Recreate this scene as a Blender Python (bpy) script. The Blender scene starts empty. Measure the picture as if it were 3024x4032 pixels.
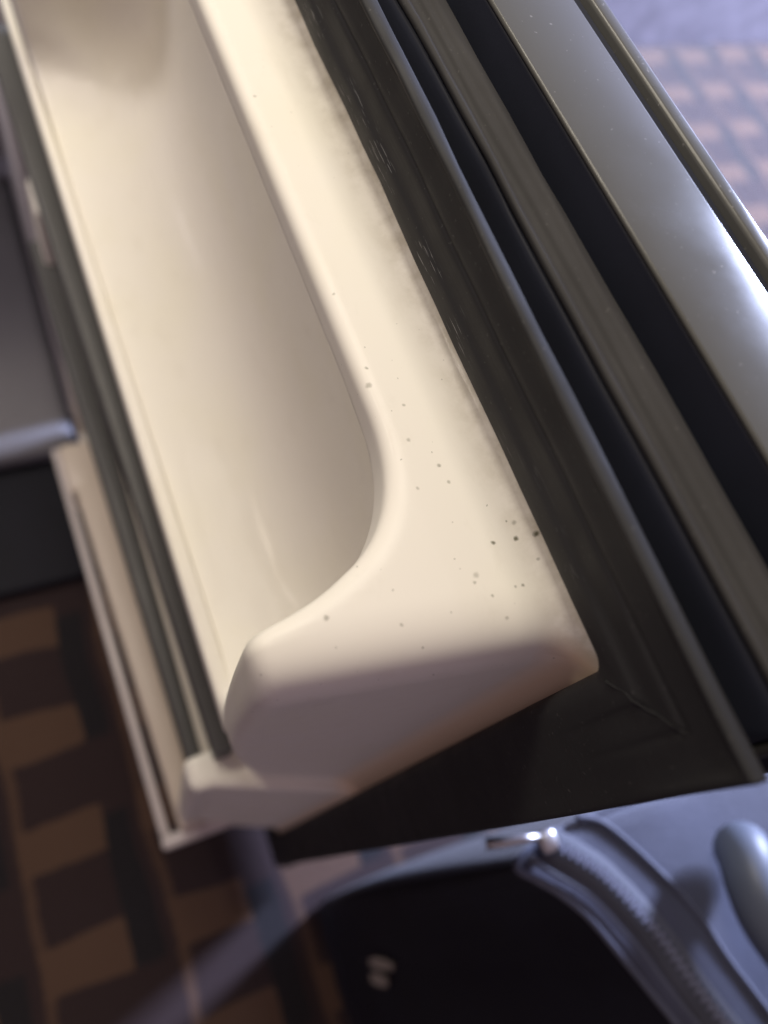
import bpy, math, random
import numpy as np
from mathutils import Vector, Matrix

random.seed(7)
scene = bpy.context.scene
COL = scene.collection

# ---------------------------------------------------------------- camera
# World axes: X runs along the width of the open fridge door, Y points out of its
# inner face, Z is up.  The phone is held just above the door's top inner corner.
FLOOR_DROP = 0.84                      # camera height above the carpet
def W(d, n, v):                        # v = metres below the camera
    return (d, n, FLOOR_DROP - v)

RX = (-0.35124984, -0.90639633, -0.23466837)
RY = (0.87624769, -0.22993054, -0.42346420)
RZ = (-0.32986897, 0.35436935, -0.87499076)
cam_data = bpy.data.cameras.new('camera')
cam = bpy.data.objects.new('camera', cam_data)
COL.objects.link(cam)
m = Matrix(((RX[0], RY[0], RZ[0], 0.0),
            (RX[1], RY[1], RZ[1], 0.0),
            (-RX[2], -RY[2], -RZ[2], FLOOR_DROP),
            (0, 0, 0, 1)))
cam.matrix_world = m
cam_data.sensor_fit = 'VERTICAL'
cam_data.sensor_height = 36.0
cam_data.lens = 27.03
cam_data.clip_start = 0.01
cam_data.clip_end = 50
cam_data.dof.use_dof = True
cam_data.dof.focus_distance = 0.178
cam_data.dof.aperture_fstop = 7.0
scene.camera = cam

# ---------------------------------------------------------------- world and lamps
world = bpy.data.worlds.new('World')
scene.world = world
world.use_nodes = True
bg = world.node_tree.nodes['Background']
bg.inputs['Color'].default_value = (0.90, 0.66, 0.75, 1)
bg.inputs['Strength'].default_value = 0.28

def area_lamp(name, loc, target, power, colour, sx, sy):
    ld = bpy.data.lights.new(name, 'AREA')
    ld.shape = 'RECTANGLE'
    ld.size = sx; ld.size_y = sy
    ld.energy = power; ld.color = colour
    o = bpy.data.objects.new(name, ld)
    COL.objects.link(o)
    o.location = loc
    o.rotation_euler = (Vector(target) - Vector(loc)).to_track_quat('-Z', 'Y').to_euler()
    return o
area_lamp('window_light', (0.75, -2.30, 1.27), (0.0, -0.2, 0.3), 260, (0.58, 0.66, 1.0), 0.30, 0.55)
area_lamp('room_lamp', (0.42, -0.065, 1.28), (0.1, -0.07, 0.70), 3.9, (1.0, 0.92, 0.79), 0.27, 0.27)
area_lamp('warm_fill', (0.42, 0.27, 1.26), (0.1, -0.07, 0.65), 1.75, (1.0, 0.89, 0.73), 0.09, 0.09)  # added warm fill that brightens the recess wall and inward-facing parts

scene.view_settings.view_transform = 'Standard'
scene.view_settings.look = 'None'
scene.view_settings.exposure = 0.0
scene.view_settings.gamma = 1.0

# ---------------------------------------------------------------- helpers
def new_mat(name, base, rough=0.4, coat=0.0, metallic=0.0, spec=0.5, sheen=0.0):
    mt = bpy.data.materials.new(name)
    mt.use_nodes = True
    b = mt.node_tree.nodes['Principled BSDF']
    b.inputs['Base Color'].default_value = (*base, 1)
    b.inputs['Roughness'].default_value = rough
    b.inputs['Metallic'].default_value = metallic
    b.inputs['Specular IOR Level'].default_value = spec
    b.inputs['Coat Weight'].default_value = coat
    b.inputs['Coat Roughness'].default_value = 0.08
    b.inputs['Sheen Weight'].default_value = sheen
    return mt

class NT:
    """little helper for node graphs"""
    def __init__(s, mt):
        s.t = mt.node_tree; s.n = s.t.nodes; s.b = s.n['Principled BSDF']
    def node(s, kind, **kw):
        x = s.n.new(kind)
        for k, v in kw.items(): setattr(x, k, v)
        return x
    def link(s, a, b): s.t.links.new(a, b)
    def put(s, sock, v):
        if hasattr(v, 'is_linked'): s.link(v, sock)
        else: sock.default_value = v
    def math(s, op, a, b=0.0, c=None, clamp=False):
        x = s.node('ShaderNodeMath', operation=op, use_clamp=clamp)
        s.put(x.inputs[0], a); s.put(x.inputs[1], b)
        if c is not None: s.put(x.inputs[2], c)
        return x.outputs[0]
    def mix(s, f, a, b):
        x = s.node('ShaderNodeMix', data_type='RGBA')
        s.put(x.inputs[0], f); s.put(x.inputs[6], a); s.put(x.inputs[7], b)
        return x.outputs[2]
    def pos(s):
        return s.node('ShaderNodeNewGeometry').outputs['Position']
    def scaled(s, v, sc, rot=(0, 0, 0)):
        x = s.node('ShaderNodeMapping')
        x.inputs['Scale'].default_value = sc; x.inputs['Rotation'].default_value = rot
        s.link(v, x.inputs['Vector']); return x.outputs[0]
    def noise(s, v, scale, detail=3.0, rough=0.5):
        x = s.node('ShaderNodeTexNoise')
        x.inputs['Scale'].default_value = scale; x.inputs['Detail'].default_value = detail
        x.inputs['Roughness'].default_value = rough
        s.link(v, x.inputs['Vector']); return x.outputs['Fac']
    def ramp(s, f, lo, hi, a=0.0, b=1.0):
        x = s.node('ShaderNodeMapRange')
        s.put(x.inputs[0], f)
        for i, q in enumerate((lo, hi, a, b)): x.inputs[i + 1].default_value = q
        return x.outputs[0]
    def bump(s, h, strength, dist):
        x = s.node('ShaderNodeBump')
        x.inputs['Strength'].default_value = strength; x.inputs['Distance'].default_value = dist
        s.link(h, x.inputs['Height']); s.link(x.outputs[0], s.b.inputs['Normal'])

def mesh_obj(name, verts, faces, material, parent=None, smooth=False, normals=None):
    me = bpy.data.meshes.new(name)
    me.from_pydata([tuple(v) for v in verts], [], [tuple(f) for f in faces])
    me.validate(); me.update()
    if smooth:
        me.polygons.foreach_set('use_smooth', [True] * len(me.polygons))
    if normals is not None:
        me.normals_split_custom_set_from_vertices([tuple(q) for q in normals])
    if material is not None: me.materials.append(material)
    o = bpy.data.objects.new(name, me)
    COL.objects.link(o)
    if parent is not None: o.parent = parent
    return o

def bevel(o, width, seg=3):
    md = o.modifiers.new('bevel', 'BEVEL')
    md.width = width; md.segments = seg; md.limit_method = 'ANGLE'
    md.angle_limit = math.radians(35); md.harden_normals = False
    o.data.polygons.foreach_set('use_smooth', [True] * len(o.data.polygons))
    return o

def thing(name, label, cat, loc, group=None):
    o = bpy.data.objects.new(name, None)
    COL.objects.link(o)
    o.location = loc
    o['label'] = label; o['category'] = cat
    if group: o['group'] = group
    bpy.context.view_layer.update()
    return o

def keep(o, parent):
    """parent while the coordinates stay in world space"""
    o.parent = parent
    top = parent
    off = Vector((0, 0, 0))
    while top is not None:
        off += top.location; top = top.parent
    o.matrix_parent_inverse = Matrix.Translation(-off)
    return o

def box_pts(p8):
    f = [(0, 1, 3, 2), (4, 6, 7, 5), (0, 4, 5, 1), (2, 3, 7, 6), (0, 2, 6, 4), (1, 5, 7, 3)]
    return p8, f

def box(name, d0, d1, n0, n1, v0, v1, material, parent, bv=0.0):
    p = [W(d, n, v) for d in (d0, d1) for n in (n0, n1) for v in (v1, v0)]
    v, f = box_pts(p)
    o = mesh_obj(name, v, f, material)
    if bv: bevel(o, bv)
    return keep(o, parent) if parent else o

def taper_rail(name, near, far, v0, v1, material, parent, bv=0.002, v_far=None):
    """rail along the door width; near/far = (d, n_right, n_left)"""
    p = []
    for (d, a, b) in (near, far):
        for n in (a, b):
            for v in (v1, v0): p.append(W(d, n, v))
    vv, f = box_pts(p)
    o = mesh_obj(name, vv, f, material)
    if bv: bevel(o, bv)
    return keep(o, parent)

def tube(name, pts, r, material, parent, sides=10, radii=None, closed=False, cap=True):
    pts = [Vector(p) for p in pts]
    n = len(pts); V = []; F = []
    up0 = None
    for i, p in enumerate(pts):
        a = pts[(i - 1) % n] if (closed or i > 0) else pts[0]
        b = pts[(i + 1) % n] if (closed or i < n - 1) else pts[-1]
        t = (b - a).normalized()
        ref = Vector((0, 0, 1)) if abs(t.z) < 0.9 else Vector((1, 0, 0))
        s = t.cross(ref).normalized(); u = s.cross(t).normalized()
        rr = radii[i] if radii else r
        for k in range(sides):
            q = 2 * math.pi * k / sides
            V.append(p + s * math.cos(q) * rr + u * math.sin(q) * rr)
    m_ = n if closed else n - 1
    for i in range(m_):
        for k in range(sides):
            a = i * sides + k; b = i * sides + (k + 1) % sides
            c = ((i + 1) % n) * sides + (k + 1) % sides; d = ((i + 1) % n) * sides + k
            F.append((a, d, c, b))
    if cap and not closed:
        F.append(tuple(range(sides)))
        F.append(tuple((n - 1) * sides + k for k in reversed(range(sides))))
    o = mesh_obj(name, V, F, material, smooth=True)
    return keep(o, parent) if parent else o

def smooth_line(P, n, closed=False):
    """Catmull-Rom through the control points, n steps per span"""
    P = [np.array(p, float) for p in P]; out = []
    N = len(P); spans = N if closed else N - 1
    for i in range(spans):
        g = lambda k: P[k % N] if closed else P[min(max(k, 0), N - 1)]
        p0, p1, p2, p3 = g(i - 1), g(i), g(i + 1), g(i + 2)
        for s in range(n):
            t = s / n
            out.append(0.5 * ((2 * p1) + (-p0 + p2) * t + (2 * p0 - 5 * p1 + 4 * p2 - p3) * t * t
                              + (-p0 + 3 * p1 - 3 * p2 + p3) * t ** 3))
    if not closed: out.append(P[-1])
    return out

# ---------------------------------------------------------------- materials
def m_liner():
    mt = new_mat('liner_plastic', (0.80, 0.77, 0.70), 0.48, coat=0.03, spec=0.20)
    g = NT(mt); p = g.pos()
    # dried crumbs and mould specks lying on the plastic
    vor = g.node('ShaderNodeTexVoronoi', feature='F1')
    vor.inputs['Scale'].default_value = 400; vor.inputs['Randomness'].default_value = 1
    wob = g.node('ShaderNodeTexNoise'); wob.inputs['Scale'].default_value = 900
    g.link(p, wob.inputs['Vector'])
    add = g.node('ShaderNodeVectorMath', operation='MULTIPLY_ADD')
    g.link(wob.outputs['Color'], add.inputs[0]); add.inputs[1].default_value = (.0007,) * 3
    g.link(p, add.inputs[2])
    g.link(add.outputs[0], vor.inputs['Vector'])
    sep = g.node('ShaderNodeSeparateColor'); g.link(vor.outputs['Color'], sep.inputs[0])
    rare = g.math('GREATER_THAN', sep.outputs[0], 0.72)
    size = g.ramp(sep.outputs[1], 0, 1, 0.02, 0.11)
    spot = g.math('LESS_THAN', vor.outputs['Distance'], size)
    sx = g.node('ShaderNodeSeparateXYZ'); g.link(p, sx.inputs[0])
    dens = g.ramp(sx.outputs[0], 0.10, 0.05, 0.45, 1.0)
    specks = g.math('MULTIPLY', g.math('MULTIPLY', rare, spot), dens)
    fac = g.math('MULTIPLY', specks, 0.55)
    # the few big dark mould dots near the gasket, and some smaller ones
    big = [(.0404, -.0781, .0006, .85), (.0398, -.0835, .0007, .9), (.0392, -.0878, .0008, .95), (.0433, -.0846, .0007, .45),
           (.0347, -.0713, .0008, .35), (.0296, -.0804, .0005, .7), (.0332, -.0703, .0005, .5), (.0243, -.0744, .0005, .4),
           (.0353, -.0382, .0007, .5), (.0887, -.0666, .0005, .55), (.0844, -.0656, .0008, .45), (.0608, -.0736, .0006, .55),
           (.0685, -.0692, .0006, .4), (.0565, -.0741, .0005, .45), (.0339, -.0860, .0005, .45), (.0295, -.0522, .0005, .45),
           (.1106, -.0663, .0005, .4), (.1781, -.0674, .0006, .4), (.0299, -.0787, .0004, .5), (.0295, -.0729, .0004, .5),
           (.0773, -.0716, .0005, .45), (.0567, -.0667, .0005, .4)]
    flat = g.node('ShaderNodeVectorMath', operation='MULTIPLY')
    g.link(add.outputs[0], flat.inputs[0]); flat.inputs[1].default_value = (1, 1, 0)
    above = g.math('GREATER_THAN', sx.outputs[2], FLOOR_DROP - .150)
    bigf = None
    for (d, n, r, s) in big:
        vm = g.node('ShaderNodeVectorMath', operation='DISTANCE')
        g.link(flat.outputs[0], vm.inputs[0]); vm.inputs[1].default_value = (d + .00035, n + .00035, 0)
        q = g.ramp(vm.outputs['Value'], r * 1.05, r * 0.35, 0, s)
        bigf = q if bigf is None else g.math('MAXIMUM', bigf, q)
    fac = g.math('MAXIMUM', fac, g.math('MULTIPLY', bigf, above))
    # faint yellowing
    yel = g.ramp(g.noise(p, 26, 3), 0.45, 0.75, 0, 0.35)
    c = g.mix(yel, (0.80, 0.77, 0.69, 1), (0.78, 0.75, 0.60, 1))
    grime_shade = g.math('MULTIPLY', g.ramp(sx.outputs[1], -.0805, -.0900, 0, .8), g.ramp(g.noise(p, 160, 4, .65), .38, .68))  # patchy grime plus the soft shade beside the gasket, painted in
    grime_shade = g.math('MULTIPLY', grime_shade, above)
    c = g.mix(grime_shade, c, (0.50, 0.46, 0.36, 1))
    smear = g.math('MULTIPLY', g.ramp(g.noise(g.scaled(p, (40, 90, 90), (0, 0, .5)), 1.0, 5, .7), .56, .74), .16)
    c = g.mix(smear, c, (0.55, 0.50, 0.40, 1))
    tan_refl = g.ramp(sx.outputs[1], -.0800, -.0885, 0, .9)  # tan reflection along the gasket base, painted into the liner colour
    tan_refl = g.math('MULTIPLY', tan_refl, g.ramp(sx.outputs[0], .058, .030, 0, 1))
    tan_refl = g.math('MULTIPLY', tan_refl, g.ramp(sx.outputs[2], FLOOR_DROP - .143, FLOOR_DROP - .148, 0, 1))
    c = g.mix(tan_refl, c, (0.80, 0.63, 0.44, 1))
    c = g.mix(fac, c, (0.10, 0.095, 0.05, 1))
    g.link(c, g.b.inputs['Base Color'])
    g.link(g.ramp(g.noise(p, 120, 4), 0.3, 0.7, 0.46, 0.55), g.b.inputs['Roughness'])
    g.bump(g.noise(p, 260, 1), 0.02, 0.0003)
    return mt
M_LINER = m_liner()

def m_rubber(name, base, rough, streak):
    mt = new_mat(name, base, rough, spec=0.18)
    g = NT(mt); p = g.pos()
    sp = g.node('ShaderNodeSeparateXYZ'); g.link(p, sp.inputs[0])
    a = g.noise(g.scaled(p, (130, 3000, 3000)), 1.0, 2)
    patch = g.ramp(g.noise(p, 45, 2), 0.50, 0.62)
    tilt = g.math('MULTIPLY_ADD', sp.outputs[0], -0.019, sp.outputs[2])      # runs with the slightly bowed gasket
    zc = FLOOR_DROP - .1305
    band = g.ramp(g.math('ABSOLUTE', g.math('SUBTRACT', tilt, zc)), .0042, .0020)
    band = g.math('MULTIPLY', band, g.ramp(sp.outputs[0], .006, .02))
    f = g.math('MULTIPLY', g.ramp(a, 0.62, 0.68), patch)
    f = g.math('MULTIPLY', g.math('MULTIPLY', f, band), streak)
    dust = g.ramp(g.noise(p, 900, 2), 0.68, 0.76, 0, 0.12)
    soft = g.ramp(g.noise(p, 30, 4), 0.3, 0.75, 0, 0.35)
    c = g.mix(soft, (*base, 1), tuple(x * 1.6 + .004 for x in base) + (1,))
    c = g.mix(dust, c, (.35, .34, .32, 1))
    c = g.mix(f, c, (.42, .42, .42, 1))
    g.link(c, g.b.inputs['Base Color'])
    g.link(g.ramp(g.noise(p, 70, 3), 0.3, 0.7, rough - .07, rough + .1), g.b.inputs['Roughness'])
    g.bump(g.noise(g.scaled(p, (60, 700, 700)), 1.0, 3), 0.12, 0.0006)
    return mt
M_GASKET = m_rubber('gasket_rubber', (0.0265, 0.0268, 0.0278), 0.62, 0.7)
M_BEAD = m_rubber('gasket_bead_rubber', (0.040, 0.039, 0.038), 0.80, 0.0)

def m_gloss(name, base, rough, coat=0.0, spec=0.4):
    mt = new_mat(name, base, rough, coat=coat, spec=spec)
    g = NT(mt); p = g.pos()
    dust = g.ramp(g.noise(p, 700, 2), 0.70, 0.76, 0, 0.25)
    big = g.ramp(g.noise(p, 18, 3), 0.3, 0.8, 0, 0.25)
    c = g.mix(big, (*base, 1), tuple(x * 1.25 + .01 for x in base) + (1,))
    c = g.mix(dust, c, (.45, .44, .42, 1))
    g.link(c, g.b.inputs['Base Color'])
    g.link(g.ramp(g.noise(p, 45, 4), 0.3, 0.7, max(.03, rough - .05), rough + .06), g.b.inputs['Roughness'])
    return mt
M_STRIP = m_gloss('grey_gloss_plastic', (0.088, 0.088, 0.080), 0.22, spec=0.20)
M_BLACK = m_gloss('black_gloss_plastic', (0.012, 0.013, 0.018), 0.22, 0.2)
M_SMOKE = m_gloss('smoked_grey_plastic', (0.075, 0.075, 0.072), 0.45)
M_CABINET = m_gloss('cabinet_white_plastic', (0.50, 0.48, 0.50), 0.5)
M_CABFLOOR = m_gloss('cabinet_floor_plastic', (0.24, 0.235, 0.25), 0.75, spec=0.15)
M_BIN = m_gloss('bin_cream_plastic', (0.66, 0.58, 0.48), 0.35)
M_RIM = m_gloss('bin_pale_plastic', (0.62, 0.57, 0.55), 0.35)

def m_carpet():
    mt = new_mat('patterned_carpet', (0.1, 0.07, 0.05), 0.95, spec=0.1, sheen=0.5)
    g = NT(mt); p = g.pos()
    wv = g.node('ShaderNodeTexNoise'); wv.inputs['Scale'].default_value = 120; wv.inputs['Detail'].default_value = 3
    g.link(p, wv.inputs['Vector'])
    ad = g.node('ShaderNodeVectorMath', operation='MULTIPLY_ADD')
    g.link(wv.outputs['Color'], ad.inputs[0]); ad.inputs[1].default_value = (.005, .005, 0); g.link(p, ad.inputs[2])
    lw = g.node('ShaderNodeTexNoise'); lw.inputs['Scale'].default_value = 7; lw.inputs['Detail'].default_value = 1
    g.link(p, lw.inputs['Vector'])
    ad2 = g.node('ShaderNodeVectorMath', operation='MULTIPLY_ADD')
    g.link(lw.outputs['Color'], ad2.inputs[0]); ad2.inputs[1].default_value = (.026, .026, 0); g.link(ad.outputs[0], ad2.inputs[2])
    s = g.node('ShaderNodeSeparateXYZ'); g.link(ad2.outputs[0], s.inputs[0])
    PN, PD = 0.1115, 0.105
    a0 = g.math('DIVIDE', g.math('SUBTRACT', s.outputs[1], 0.090 + .0155), PN)
    a = g.math('FRACT', g.math('ADD', a0, 40.5))          # 0.5 = middle of a tan bar
    b0 = g.math('DIVIDE', g.math('SUBTRACT', s.outputs[0], 0.178 + .0155), PD)
    b = g.math('FRACT', g.math('ADD', b0, 40.5))
    da = g.math('ABSOLUTE', g.math('SUBTRACT', a, 0.5))
    db = g.math('ABSOLUTE', g.math('SUBTRACT', b, 0.5))
    bar = g.math('MULTIPLY', g.math('LESS_THAN', da, 0.33), g.math('LESS_THAN', db, 0.20))
    leg = g.math('LESS_THAN', g.math('ABSOLUTE', g.math('SUBTRACT', a, 0.80)), 0.04)
    stripe = g.math('MULTIPLY', g.math('LESS_THAN', a, 0.17), g.math('GREATER_THAN', a, -0.07))
    stripe = g.math('MAXIMUM', stripe, g.math('GREATER_THAN', a, 0.93))
    rowc = g.math('FRACT', g.math('MULTIPLY', g.math('FLOOR', g.math('ADD', b0, 40.5)), 0.3334))
    colp = g.math('FLOOR', g.math('ADD', a0, 40.93))
    ph = g.math('FRACT', g.math('ADD', g.math('MULTIPLY', b0, 0.5), g.math('MULTIPLY_ADD', colp, 0.5, 20.1)))
    stripe = g.math('MULTIPLY', stripe, g.math('LESS_THAN', ph, 0.64))
    tan_f = g.math('MAXIMUM', bar, g.math('MULTIPLY', leg, 0.75))
    f1 = g.noise(p, 900, 2)
    c = g.mix(tan_f, (0.030, 0.016, 0.016, 1), (0.104, 0.058, 0.036, 1))
    c = g.mix(stripe, c, (0.012, 0.010, 0.012, 1))
    c2 = g.node('ShaderNodeMix', data_type='RGBA', blend_type='MULTIPLY')
    c2.inputs[0].default_value = 1.0
    g.link(c, c2.inputs[6])
    vv = g.ramp(f1, 0.25, 0.75, 0.75, 1.25)
    cc = g.node('ShaderNodeCombineColor')
    for i in range(3): g.link(vv, cc.inputs[i])
    g.link(cc.outputs[0], c2.inputs[7])
    g.link(c2.outputs[2], g.b.inputs['Base Color'])
    g.bump(f1, 0.6, 0.004)
    return mt
M_CARPET = m_carpet()

def m_fabric(name, base, rough=0.8, weave=1400, sheen=0.35, strength=0.3):
    mt = new_mat(name, base, rough, spec=0.3, sheen=sheen)
    g = NT(mt); p = g.pos()
    x = g.node('ShaderNodeTexVoronoi'); x.inputs['Scale'].default_value = weave
    g.link(p, x.inputs['Vector'])
    n2 = g.noise(p, 25, 4)
    c = g.mix(g.ramp(n2, 0.3, 0.7), tuple(q * 0.8 for q in base) + (1,), tuple(q * 1.2 for q in base) + (1,))
    g.link(c, g.b.inputs['Base Color'])
    h = g.math('ADD', x.outputs['Distance'], g.math('MULTIPLY', g.noise(p, 40, 3), 3.0))
    g.bump(h, strength, 0.001)
    return mt
M_DARK = m_fabric('dark_recess_plastic', (0.0155, 0.0180, 0.0290), 0.6, sheen=0.0, strength=0.02)
M_SUIT = m_fabric('suitcase_shaded_nylon', (0.006, 0.006, 0.012), 0.6, sheen=0.0)  # nearly black: the shade on the case front is in the colour
M_SUITLIT = m_fabric('suitcase_lit_nylon', (0.050, 0.056, 0.090), 0.55)  # same nylon made paler, window light put into the colour
M_PIPE = m_fabric('suitcase_piping', (0.085, 0.095, 0.135), 0.38, strength=0.1)
M_SUITDIM = m_fabric('suitcase_dimlit_nylon', (0.016, 0.018, 0.028), 0.55, sheen=0.1)  # same nylon for the end face, its dim light in the colour
M_TAPE = m_fabric('zipper_tape', (0.055, 0.06, 0.08), 0.7)
M_TEETH = new_mat('zipper_teeth_nylon', (0.17, 0.18, 0.24), 0.4)
M_METAL = new_mat('zipper_metal', (0.55, 0.54, 0.54), 0.36, metallic=1.0)
M_HANDLE = m_gloss('handle_plastic', (0.085, 0.10, 0.13), 0.45)
M_PATCH = m_fabric('emblem_thread', (0.13, 0.085, 0.065), 0.9)
M_WALL = m_fabric('wall_paint', (0.22, 0.205, 0.235), 0.9, weave=300, sheen=0.0, strength=0.1)

# ---------------------------------------------------------------- the setting
def floor():
    S = 4.0
    o = mesh_obj('floor', [(-S, -S, 0), (S, -S, 0), (S, S, 0), (-S, S, 0)], [(0, 1, 2, 3)], M_CARPET)
    o['kind'] = 'structure'
floor()
wall = mesh_obj('wall', [(1.16, -4, 0.0), (1.16, 4, 0.0), (1.16, 4, 2.6), (1.16, -4, 2.6),
                         (1.26, -4, 0.0), (1.26, 4, 0.0), (1.26, 4, 2.6), (1.26, -4, 2.6)],
                [(0, 1, 2, 3), (5, 4, 7, 6), (3, 2, 6, 7), (4, 0, 3, 7), (1, 5, 6, 2), (4, 5, 1, 0)], M_WALL)
wall['kind'] = 'structure'

# ---------------------------------------------------------------- the mini fridge
fridge = thing('mini_fridge', 'black mini fridge with its door open, showing a cream inner liner and black rubber gasket',
               'mini fridge', (0.70, 0.15, 0.0))

# --- cabinet (seen only past the far left end of the door)
CD0, CD1 = 0.500, 0.92
def cabinet():
    n0, n1, v0, v1 = -0.115, 0.40, 0.10, 0.80
    th = 0.045
    shell = []
    V = []; F = []
    def add(d0, d1, a0, a1, b0, b1):
        i = len(V)
        V.extend([W(d, n, v) for d in (d0, d1) for n in (a0, a1) for v in (b1, b0)])
        for f in box_pts([0] * 8)[1]: F.append(tuple(i + k for k in f))
    add(CD0, CD1, n0, n0 + .006, v0, v1); add(CD0, CD1, n1 - .006, n1, v0, v1)
    add(CD0, CD1, n0 + .006, n1 - .006, v0, v0 + .006); add(CD1 - .006, CD1, n0 + .006, n1 - .006, v0 + .006, v1)
    keep(mesh_obj('cabinet_shell', V, F, M_BLACK), fridge)
    box('interior_wall', CD0 + .002, CD1 - .008, n0 + .008, -0.012, v0 + .008, v1, M_CABINET, fridge, 0.006)
    box('interior_wall', CD0 + .002, CD1 - .008, n1 - .05, n1 - .008, v0 + .008, v1, M_CABINET, fridge, 0.006)
    box('interior_ceiling', CD0 + .002, CD1 - .008, -0.010, n1 - .052, v0 + .008, v0 + .05, M_CABINET, fridge, 0.006)
    box('interior_back', CD1 - .05, CD1 - .010, -0.010, n1 - .052, v0 + .052, v1 - .002, M_CABINET, fridge, 0.006)
    box('interior_floor', CD0 - .036, CD1 - .052, -0.010, n1 - .052, v1 - .018, v1 + .022, M_CABFLOOR, fridge, 0.016)
    box('base_plinth', 0.325, CD1 - .02, -0.03, n1 - .02, v1 + .024, FLOOR_DROP - .001, M_SUIT, fridge, 0.006)
cabinet()
area_lamp('cabinet_fill', (0.545, 0.17, FLOOR_DROP - 0.158), (0.52, 0.10, 0.0), 0.50, (1.0, 0.93, 0.92), 0.05, 0.10)  # unseen fill added under the ceiling to brighten the cabinet interior

# --- the door
D_TOP, D_BOT, D_NEAR, D_FAR = 0.0985, 0.800, -0.0225, 0.492
door = box('door', D_NEAR + .0004, D_FAR, -0.1347, -0.1118, D_TOP + .0016, D_BOT, M_DARK, fridge, 0.0009)
door.modifiers['bevel'].segments = 4
def sub(o):           # re-parent world-space geometry below the door
    o.parent = door
    o.matrix_parent_inverse = (fridge.matrix_world).inverted() if False else Matrix.Identity(4)
    return o
# door.matrix_world is identity in effect (parent inverse cancels the empty), so children keep world coordinates
def dkeep(o):
    o.parent = door
    o.matrix_parent_inverse = Matrix.Identity(4)
    return o
def dbox(name, d0, d1, n0, n1, v0, v1, material, bv=0.0):
    return dkeep(box(name, d0, d1, n0, n1, v0, v1, material, None, bv))

dbox('top_strip', D_NEAR, D_FAR, -0.1350, -0.1115, D_TOP, D_TOP + .0014, M_STRIP, 0.0006)
# outer front panel, set off by a groove
dbox('front_panel', D_NEAR, D_FAR, -0.1440, -0.1394, D_TOP - .0003, D_BOT, M_STRIP, 0.0010)
dbox('panel_groove', D_NEAR + .003, D_FAR - .003, -0.1392, -0.1352, D_TOP + .0022, D_BOT - .004, M_DARK)
# backing frame behind the gasket
dbox('door_core', D_NEAR + .004, D_FAR - .004, -0.1113, -0.1090, D_TOP + .016, D_BOT - .004, M_DARK)

# gasket: one profile carried round the rectangular opening with mitred corners
IN_D0, IN_D1, IN_V0, IN_V1 = 0.0082, 0.4640, 0.1380, 0.7550
def frame_sweep(name, prof, material, r_in, bow, bow0=.017):
    """prof: (w_top, w_side, n_top, n_side) outward offsets"""
    V = []; F = []; K = len(prof)
    SEG, ARC = 36, 6
    for (wt, ws, nt, ns) in prof:
        d0, d1, v0, v1 = IN_D0 - ws, IN_D1 + ws, IN_V0 - wt, IN_V1 + wt
        r = max(r_in - .5 * ws, .0006)
        cs = [(d0, v0), (d1, v0), (d1, v1), (d0, v1)]
        loop = []
        for i in range(4):
            a = np.array(cs[i]); b = np.array(cs[(i + 1) % 4]); nx = np.array(cs[(i + 2) % 4])
            t = (b - a) / np.linalg.norm(b - a); t2 = (nx - b) / np.linalg.norm(nx - b)
            for k in range(SEG): loop.append((a + t * r + (b - a - 2 * r * t) * (k / SEG), i, k / SEG))
            c = b - t * r + t2 * r
            for k in range(ARC):
                q = math.pi / 2 * k / ARC
                loop.append((c + t * r * math.sin(q) - t2 * r * math.cos(q), i, 1.0))
        for (p, i, f) in loop:
            side = min(1.0, max(0.0, (v0 + .010 - p[1]) / .010))        # 1 on the top run
            n = nt * side + ns * (1 - side)
            wob = .00020 * math.sin(f * 29 + i * 2 + n * 700) * math.sin(math.pi * f) + .00012 * math.sin(f * 83 + n * 1300) * math.sin(math.pi * f)
            dv = -(bow0 + bow * wt / .03) * min(max(p[0], 0), .24) * side
            V.append(W(p[0], n + wob, p[1] + dv + wob))
    L = len(V) // K
    for k in range(K - 1):
        for i in range(L):
            j = (i + 1) % L
            F.append((k * L + i, (k + 1) * L + i, (k + 1) * L + j, k * L + j))
    o = mesh_obj(name, V, F, material, smooth=True)
    md = o.modifiers.new('edge', 'EDGE_SPLIT'); md.split_angle = math.radians(50)
    return dkeep(o)

def prof_smooth(P, n=4): return [tuple(p) for p in smooth_line(P, n)]
bulb = prof_smooth([(.0030, .0030, -.1030, -.1030), (.0006, .0006, -.0960, -.0960), (0, 0, -.0905, -.0905), (.0012, .0011, -.0866, -.0868),
                    (.0042, .0038, -.0854, -.0853), (.0085, .0076, -.0850, -.0851), (.0102, .0091, -.0856, -.0851), (.0120, .0105, -.0858, -.0851),
                    (.0165, .0142, -.0855, -.0851), (.0178, .0158, -.0861, -.0851), (.0196, .0174, -.0858, -.0851), (.0245, .0208, -.0862, -.0852),
                    (.0275, .0232, -.0858, -.0852), (.0283, .0246, -.0842, -.0852), (.0296, .0256, -.0837, -.0853),
                    (.0302, .0262, -.0845, -.0858), (.0302, .0263, -.0862, -.0868), (.0292, .0258, -.0872, -.0880),
                    (.0230, .0200, -.0885, -.0900), (.0200, .0185, -.0925, -.0925)])
frame_sweep('gasket', bulb, M_GASKET, .0055, .010)
web = prof_smooth([(.0120, .0120, -.0932, -.0932), (.0230, .0190, -.0934, -.0934), (.0300, .0215, -.0942, -.0940), (.0300, .0215, -.0965, -.0960)])
frame_sweep('gasket_web', web, M_DARK, .004, .0, .004)
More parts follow.
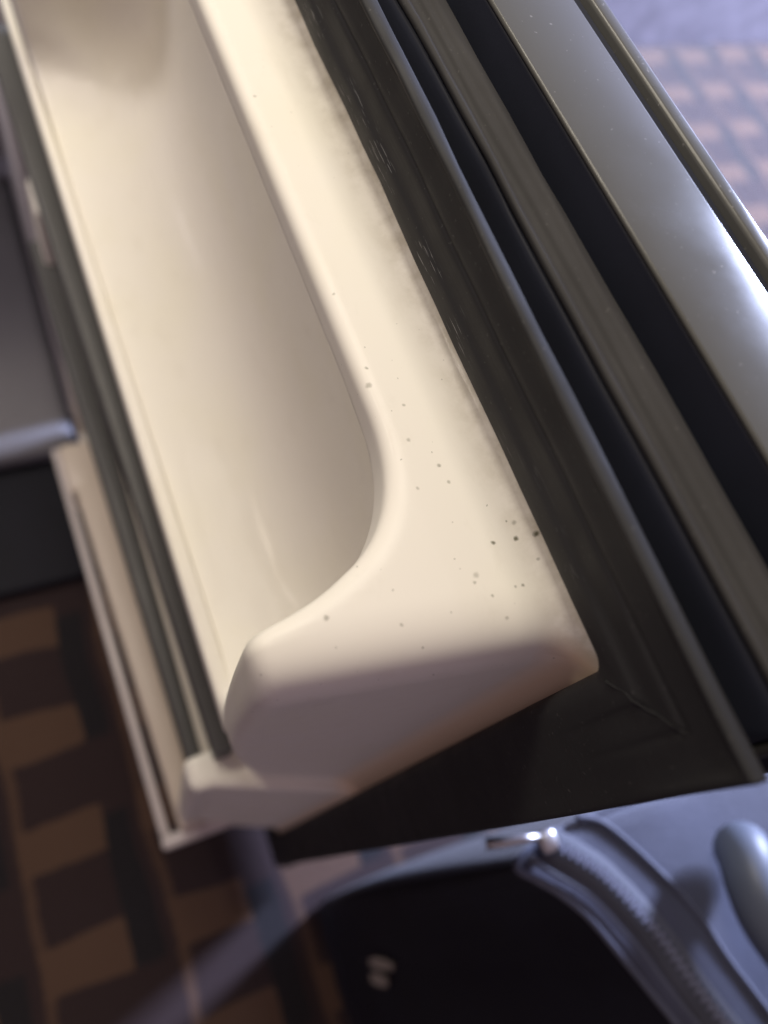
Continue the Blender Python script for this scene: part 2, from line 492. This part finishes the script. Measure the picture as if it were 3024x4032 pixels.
bead = prof_smooth([(.0302, .0217, -.0965, -.0960), (.0314, .0225, -.0944, -.0945), (.0330, .0240, -.0942, -.0950), (.0334, .0242, -.0953, -.0958),
                    (.0322, .0240, -.0963, -.0968), (.0320, .0242, -.0980, -.0978), (.0331, .0246, -.0992, -.0988), (.0334, .0250, -.1005, -.1000),
                    (.0342, .0254, -.1020, -.1012), (.0336, .0254, -.1038, -.1025), (.0322, .0250, -.1058, -.1042),
                    (.0298, .0240, -.1080, -.1056), (.0262, .0225, -.1100, -.1066), (.0200, .0190, -.1110, -.1072)])
frame_sweep('gasket_bead', bead, M_BEAD, .004, .0, .004)
# weld line where the gasket is mitred at the corner
seam = []
for t in np.linspace(0.10, 0.62, 14):
    w = t
    seam.append(W(IN_D0 - .0263 * w + random.uniform(-.0004, .0004), -.0852 + random.uniform(0, .0003),
                  IN_V0 - .0300 * w + .0006 + random.uniform(-.0005, .0005)))
dkeep(tube('corner_seam', seam, .00022, M_GASKET, None, 6, radii=[random.uniform(.00008, .0003) for _ in seam]))

# --- liner as a blended solid (iso-surface of a signed field)
def smax(a, b, k):
    h = np.maximum(k - np.abs(a - b), 0.0) / k
    return np.maximum(a, b) + h * h * k * 0.25
def smin(a, b, k): return -smax(-a, -b, k)
def liner_field(d, n, v):
    lean = 0.018 * np.clip((v - .142) / .26, 0, 1.15)
    ln = lean * np.clip((n + .097) / .07, 0.12, 1.0)
    near = (.0142 + .0085 * np.clip((n + .088) / .06, -.2, 1.1)) + ln - d
    far = d - (.4500 - .008 * np.clip((n + .088) / .06, 0, 1))
    top = (.1415 + .002 * np.clip((n + .065) / .05, 0, 1)) - v
    nfu = -.0218 - .0245 * np.clip((v - .15) / .25, 0, 1) ** 2.2
    fu = n - nfu
    up = smax(smax(near, top, .015), fu, .0055)
    up = smax(up, smax(far, v - .690, .012), .01)
    fl = n - (-.0155 + .003 * np.clip((v - .41) / .25, 0, 1))
    low = smax(smax(smax(near - .007, fl, .007), smax(far, v - .690, .012), .01), .397 - v, .007)
    solid = smin(up, low, .004)
    flange = smax(smax(smax(-.006 - d, d - .482, .004), smax(.118 - v, v - .775, .004), .004), n + .0925, .003)
    flange = np.maximum(flange, -.125 - n)
    solid = smin(solid, flange, .012)
    # recesses
    dl = .0397 - .12 * (n + .045) * (n > -.045) + .9 * ln
    cut = smax(smax(dl - d, d - .415, .02), -.0637 - n, .039)
    cut = smax(cut, v - .310, .02)
    pock = smax(smax(dl + .002 - d, d - .415, .015), -.0935 - n, .030)
    pock = smax(pock, smax(v - .310, .151 - v, .008), .045)
    cav = smin(cut, pock, .003)
    lowc = smax(smax(.052 - d, d - .405, .02), -.0935 - n, .02)
    lowc = smax(lowc, smax(v - .672, .326 - v, .01), .01)
    cav = np.minimum(cav, lowc)
    return smax(solid, -cav, .0042)

def surface_net(field, lo, hi, h):
    ax = [np.arange(lo[i], hi[i] + h, h) for i in range(3)]
    G = np.meshgrid(*ax, indexing='ij')
    f = field(G[0], G[1], G[2]).astype(np.float32)
    # close the volume at the back
    ins = f < 0
    nx, ny, nz = f.shape
    cs = np.zeros((nx - 1, ny - 1, nz - 1), np.int8)
    for i in (0, 1):
        for j in (0, 1):
            for k in (0, 1):
                cs += ins[i:nx - 1 + i, j:ny - 1 + j, k:nz - 1 + k]
    mix = (cs > 0) & (cs < 8)
    idx = np.argwhere(mix)
    vid = -np.ones(mix.shape, np.int64); vid[mix] = np.arange(len(idx))
    acc = np.zeros((len(idx), 3)); cnt = np.zeros(len(idx))
    for a in range(3):
        o1, o2 = [x for x in range(3) if x != a]
        for s in (0, 1):
            for t in (0, 1):
                p = idx.copy(); p[:, o1] += s; p[:, o2] += t
                q = p.copy(); q[:, a] += 1
                fa = f[p[:, 0], p[:, 1], p[:, 2]]; fb = f[q[:, 0], q[:, 1], q[:, 2]]
                c = (fa < 0) != (fb < 0)
                tt = np.where(c, fa / np.where(c, fa - fb, 1), 0)
                pt = p.astype(float); pt[:, a] += tt
                acc += pt * c[:, None]; cnt += c
    P = acc / cnt[:, None] * h + np.array(lo)
    quads = []
    for a in range(3):
        b, c = (a + 1) % 3, (a + 2) % 3
        sl0 = [slice(None)] * 3; sl1 = [slice(None)] * 3
        sl0[a] = slice(0, -1); sl1[a] = slice(1, None)
        A = ins[tuple(sl0)]; B = ins[tuple(sl1)]
        e = np.argwhere(A != B)
        sg = A[e[:, 0], e[:, 1], e[:, 2]]
        ok = (e[:, b] > 0) & (e[:, c] > 0) & (e[:, b] < f.shape[b] - 1) & (e[:, c] < f.shape[c] - 1)
        e = e[ok]; sg = sg[ok]
        def cell(db, dc):
            q = e.copy(); q[:, b] += db; q[:, c] += dc
            return vid[q[:, 0], q[:, 1], q[:, 2]]
        Q = np.stack([cell(-1, -1), cell(0, -1), cell(0, 0), cell(-1, 0)], 1)
        Q[~sg] = Q[~sg][:, ::-1]
        quads.append(Q)
    Q = np.concatenate(quads)
    e = 2e-4
    for _ in range(4):
        fv = field(P[:, 0], P[:, 1], P[:, 2])
        g = np.stack([(field(*(P + e * np.eye(3)[i]).T) - field(*(P - e * np.eye(3)[i]).T)) / (2 * e) for i in range(3)], 1)
        g2 = np.maximum((g * g).sum(1), 0.2)
        step = (fv / g2)[:, None] * g
        ln = np.linalg.norm(step, axis=1, keepdims=True)
        P = P - step * np.minimum(1, (0.6 * h) / np.maximum(ln, 1e-9))
    e = 4e-4
    g = np.stack([(field(*(P + e * np.eye(3)[i]).T) - field(*(P - e * np.eye(3)[i]).T)) / (2 * e) for i in range(3)], 1)
    g /= np.maximum(np.linalg.norm(g, axis=1, keepdims=True), 1e-6)
    return P, Q, g

P, Q, Gn = surface_net(liner_field, (-.012, -.1045, .112), (.488, .004, .782), .0017)
Pw = np.stack([P[:, 0], P[:, 1], FLOOR_DROP - P[:, 2]], 1)
Nw = np.stack([Gn[:, 0], Gn[:, 1], -Gn[:, 2]], 1)
def numpy_mesh(name, P, Q, N, material):
    me = bpy.data.meshes.new(name)
    me.vertices.add(len(P)); me.vertices.foreach_set('co', P.astype(np.float32).ravel())
    me.loops.add(len(Q) * 4); me.loops.foreach_set('vertex_index', Q.astype(np.int32).ravel())
    me.polygons.add(len(Q))
    me.polygons.foreach_set('loop_start', np.arange(0, len(Q) * 4, 4, dtype=np.int32))
    me.polygons.foreach_set('use_smooth', np.ones(len(Q), bool))
    me.update(calc_edges=True); me.validate()
    me.normals_split_custom_set_from_vertices(N.tolist())
    me.materials.append(material)
    o = bpy.data.objects.new(name, me); COL.objects.link(o)
    return o
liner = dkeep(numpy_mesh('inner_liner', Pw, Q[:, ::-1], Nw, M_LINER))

# --- rails and bins on the inside of the door (far below the lens)
def rail(name, near, far, v0, v1, material, bv=.002):
    p = []
    for (d, a, b) in (near, far):
        for n in (a, b):
            for v in (v1, v0): p.append(W(d, n, v))
    vv, f = box_pts(p)
    o = mesh_obj(name, vv, f, material)
    bevel(o, bv)
    return dkeep(o)
rail('shelf_lip', (.045, -.0385, -.0305), (.482, -.0290, -.0245), .3085, .320, M_LINER, .004)
def slope_rail(name, near, far, h, material, bv):
    p = []
    for (d, a, b, v) in (near, far):
        for n in (a, b):
            for q in (v + h, v): p.append(W(d, n, q))
    vv, f = box_pts(p)
    o = mesh_obj(name, vv, f, material); bevel(o, bv)
    return dkeep(o)
slope_rail('shelf_rail', (.046, -.0385, -.0295, .380), (.488, -.0285, -.0120, .332), .018, M_SMOKE, .0015)
rail('shelf_bar', (.050, -.0285, -.0200), (.430, -.0265, -.0085), .446, .470, M_SMOKE, .003)
rail('bin_rail', (.034, -.0285, -.0108), (.335, -.0225, .0022), .640, .668, M_BIN, .004)
rail('bin_rim', (.036, -.0035, .0036), (.385, .0072, .0135), .655, .672, M_RIM, .002)
rail('bin_rim', (.0255, -.0720, .0040), (.0358, -.0720, .0040), .652, .672, M_RIM, .003)
rail('bin_end', (.336, -.0220, .0070), (.385, -.0220, .0070), .650, .690, M_BIN, .004)
dbox('bottom_trim', D_NEAR, D_FAR, -.1060, -.0925, .786, D_BOT, M_BLACK, .003)

# ---------------------------------------------------------------- the suitcase
suit = thing('suitcase', 'dark navy soft suitcase standing beside the fridge door, zipper curving round its top edge',
             'suitcase', (-0.22, -0.28, 0.0))
TOPV, BOTV = 0.350, 0.832
top_cp = [(-.048, -.300), (-.042, -.220), (-.0395, -.175), (-.0410, -.150), (-.0452, -.1372), (-.0530, -.1430),
          (-.0620, -.1510), (-.0760, -.1600), (-.0970, -.1680), (-.127, -.1790), (-.25, -.225), (-.40, -.28),
          (-.43, -.42), (-.22, -.44), (-.07, -.42)]
bot_cp = [(-.075, -.300), (-.068, -.230), (-.064, -.170), (-.0625, -.137), (-.0655, -.1225), (-.0735, -.118),
          (-.082, -.1165), (-.095, -.115), (-.112, -.115), (-.165, -.115), (-.27, -.14), (-.40, -.20),
          (-.43, -.40), (-.22, -.43), (-.08, -.41)]
top_o = smooth_line(top_cp, 8, True); bot_o = smooth_line(bot_cp, 8, True)
NS = len(top_o)
cen = np.mean(top_o, axis=0)
def inset(o, dist):
    """outline moved inwards"""
    out = []
    N = len(o)
    for i in range(N):
        a = o[(i - 1) % N]; b = o[(i + 1) % N]
        t = (b - a) / max(np.linalg.norm(b - a), 1e-9)
        nn = np.array([-t[1], t[0]])
        if np.dot(nn, cen - o[i]) < 0: nn = -nn
        out.append(o[i] + nn * dist)
    return out
V = []; F = []
rings = []
for t in np.linspace(0, 1, 10):
    v = BOTV + (TOPV + .006 - BOTV) * t
    bul = 0.006 * math.sin(math.pi * t)
    ring = [bot_o[i] * (1 - t) + top_o[i] * t for i in range(NS)]
    ring = inset(ring, -bul) if bul > 1e-6 else ring
    rings.append([W(q[0], q[1], v) for q in ring])
for r in rings: V.extend(r)
for k in range(len(rings) - 1):
    for i in range(NS):
        j = (i + 1) % NS
        F.append((k * NS + i, k * NS + j, (k + 1) * NS + j, (k + 1) * NS + i))
F.append(tuple(range(NS)))
fmat = [1 if (f[0] % NS) < 32 and len(f) == 4 else 0 for f in F]
suit_body = keep(mesh_obj('case_body', V, F, M_SUIT, smooth=True), suit)
suit_body.data.materials.append(M_SUITDIM)
suit_body.data.polygons.foreach_set('material_index', fmat)
# padded top
V = []; F = []
lev = [(0.0, .003), (.006, -.001), (.018, -.0025), (.05, -.0034), (.12, -.0036), (.3, -.0038), (.6, -.0040)]
for (f_, dv) in lev:
    V.extend([W(*(q + (cen - q) * f_), TOPV + dv) for q in top_o])
for k in range(len(lev) - 1):
    for i in range(NS):
        j = (i + 1) % NS
        F.append((k * NS + i, k * NS + j, (k + 1) * NS + j, (k + 1) * NS + i))
V.append(W(cen[0], cen[1], TOPV - .0040)); c0 = len(V) - 1
for i in range(NS):
    j = (i + 1) % NS
    F.append(((len(lev) - 1) * NS + i, (len(lev) - 1) * NS + j, c0))
keep(mesh_obj('top_panel', V, F, M_SUITLIT, smooth=True), suit)
tube('piping', [W(q[0], q[1], TOPV - .0010) for q in top_o], .0018, M_PIPE, suit, 10, closed=True)
def line(P, v, n=8): return [W(q[0], q[1], v) for q in smooth_line(P, n)]
EDGE2 = [(-.0440, -.1445), (-.0540, -.1515), (-.0690, -.1640), (-.0930, -.1745), (-.1270, -.1855), (-.25, -.230), (-.39, -.282)]
ZIP = [(-.0410, -.1535), (-.0460, -.1585), (-.0540, -.1655), (-.0653, -.1735), (-.0914, -.1846), (-.1347, -.1972), (-.26, -.242), (-.39, -.292)]
SEAM = [(-.0370, -.1720), (-.0450, -.1840), (-.0700, -.1985), (-.0960, -.2090), (-.1220, -.2150), (-.20, -.240), (-.38, -.305)]
tube('piping', line(EDGE2, TOPV - .0030), .0012, M_PIPE, suit, 8)
tube('seam', line(SEAM, TOPV - .0046), .0016, M_SUITLIT, suit, 8)
zl = [np.array(q) for q in smooth_line(ZIP, 10)]
def offs(L, dist):
    out = []
    for i in range(len(L)):
        a = L[max(i - 1, 0)]; b = L[min(i + 1, len(L) - 1)]
        t = (b - a) / np.linalg.norm(b - a)
        out.append(L[i] + np.array([-t[1], t[0]]) * dist)
    return out
V = []; F = []
prof = [(-.0075, -.0036), (-.0065, -.0055), (-.0020, -.0060), (0, -.0064), (.0020, -.0060), (.0065, -.0055), (.0075, -.0036)]
for (o_, dv) in prof: V.extend([W(q[0], q[1], TOPV + dv) for q in offs(zl, o_)])
NZ = len(zl)
for k in range(len(prof) - 1):
    for i in range(NZ - 1):
        F.append((k * NZ + i, k * NZ + i + 1, (k + 1) * NZ + i + 1, (k + 1) * NZ + i))
keep(mesh_obj('zipper_tape', V, F, M_TAPE, smooth=True), suit)
V = []; F = []
acc = 0.006; step = 0.0019; side = 1
for i in range(NZ - 1):
    p, q = zl[i], zl[i + 1]
    L = np.linalg.norm(q - p)
    t = (q - p) / L; nn = np.array([-t[1], t[0]])
    while acc < L:
        c = p + t * acc + nn * side * 0.0008
        k = len(V)
        for dz in (0, .0014):
            for sd in (-1, 1):
                for sn in (-1, 1):
                    x = c + t * sd * .0006 + nn * sn * .0016
                    V.append(W(x[0], x[1], TOPV - .0058 - dz))
        for f in [(0, 2, 3, 1), (4, 5, 7, 6), (0, 1, 5, 4), (2, 6, 7, 3), (0, 4, 6, 2), (1, 3, 7, 5)]:
            F.append(tuple(k + z for z in f))
        acc += step; side = -side
    acc -= L
teeth = keep(mesh_obj('zipper_teeth', V, F, M_TEETH), suit)
teeth['kind'] = 'stuff'
# slider and pull tab
def blob(name, c, r, material, parent, rot=0.0, seg=16, rings=10):
    V = []; F = []
    for i in range(rings + 1):
        th = math.pi * i / rings
        for k in range(seg):
            ph = 2 * math.pi * k / seg
            def se(x, e): return math.copysign(abs(x) ** e, x)
            x = r[0] * se(math.sin(th), .6) * se(math.cos(ph), .6)
            y = r[1] * se(math.sin(th), .6) * se(math.sin(ph), .6)
            z = r[2] * se(math.cos(th), .6)
            V.append((c[0] + x * math.cos(rot) - y * math.sin(rot), c[1] + x * math.sin(rot) + y * math.cos(rot), c[2] + z))
    for i in range(rings):
        for k in range(seg):
            a = i * seg + k; b = i * seg + (k + 1) % seg
            F.append((a, a + seg, b + seg, b))
    return keep(mesh_obj(name, V, F, material, smooth=True), parent)
sl = blob('zipper_slider', W(-.0405, -.1515, TOPV - .010), (.0050, .0045, .0035), M_METAL, suit)
tabpts = [W(-.0375, -.1480, TOPV - .012), W(-.0355, -.141, TOPV - .010), W(-.0340, -.134, TOPV - .008), W(-.0320, -.126, TOPV - .005)]
tab = tube('zipper_pull', tabpts, .0016, M_METAL, suit, 8, radii=[.0012, .0020, .0024, .0026])
# carry handle on the top
hp = smooth_line([(-.0735, -.2390, TOPV - .012), (-.0790, -.2330, TOPV - .022), (-.0900, -.2275, TOPV - .026), (-.1050, -.2265, TOPV - .027),
                  (-.13, -.2340, TOPV - .028), (-.20, -.262, TOPV - .028), (-.25, -.285, TOPV - .024), (-.27, -.295, TOPV - .008)], 6)
rad = [0.0125] * len(hp)
for k, q in enumerate((.006, .0095, .0115)): rad[k] = q; rad[-1 - k] = q
tube('carry_handle', [W(*p) for p in hp], .012, M_HANDLE, suit, 16, radii=rad)
# stitched emblem low on the shaded front
V = []; F = []
for (cx, cz, rx, rz) in ((-.1070, .655, .0050, .030), (-.1190, .672, .0060, .022)):
    k = len(V)
    outline = [(cx + rx * math.cos(q) * random.uniform(.75, 1.1), cz + rz * math.sin(q) * random.uniform(.75, 1.1))
               for q in np.linspace(0, 2 * math.pi, 14)[:-1]]
    for dn in (0.0, .0015):
        for (x, z) in outline:
            V.append(W(x, -.1245 - (.675 - z) * 0.10 + dn, z))
    n_ = len(outline)
    F.append(tuple(k + n_ + i for i in range(n_)))
    for i in range(n_):
        j = (i + 1) % n_
        F.append((k + i, k + j, k + n_ + j, k + n_ + i))
emb = keep(mesh_obj('emblem', V, F, M_PATCH), suit)
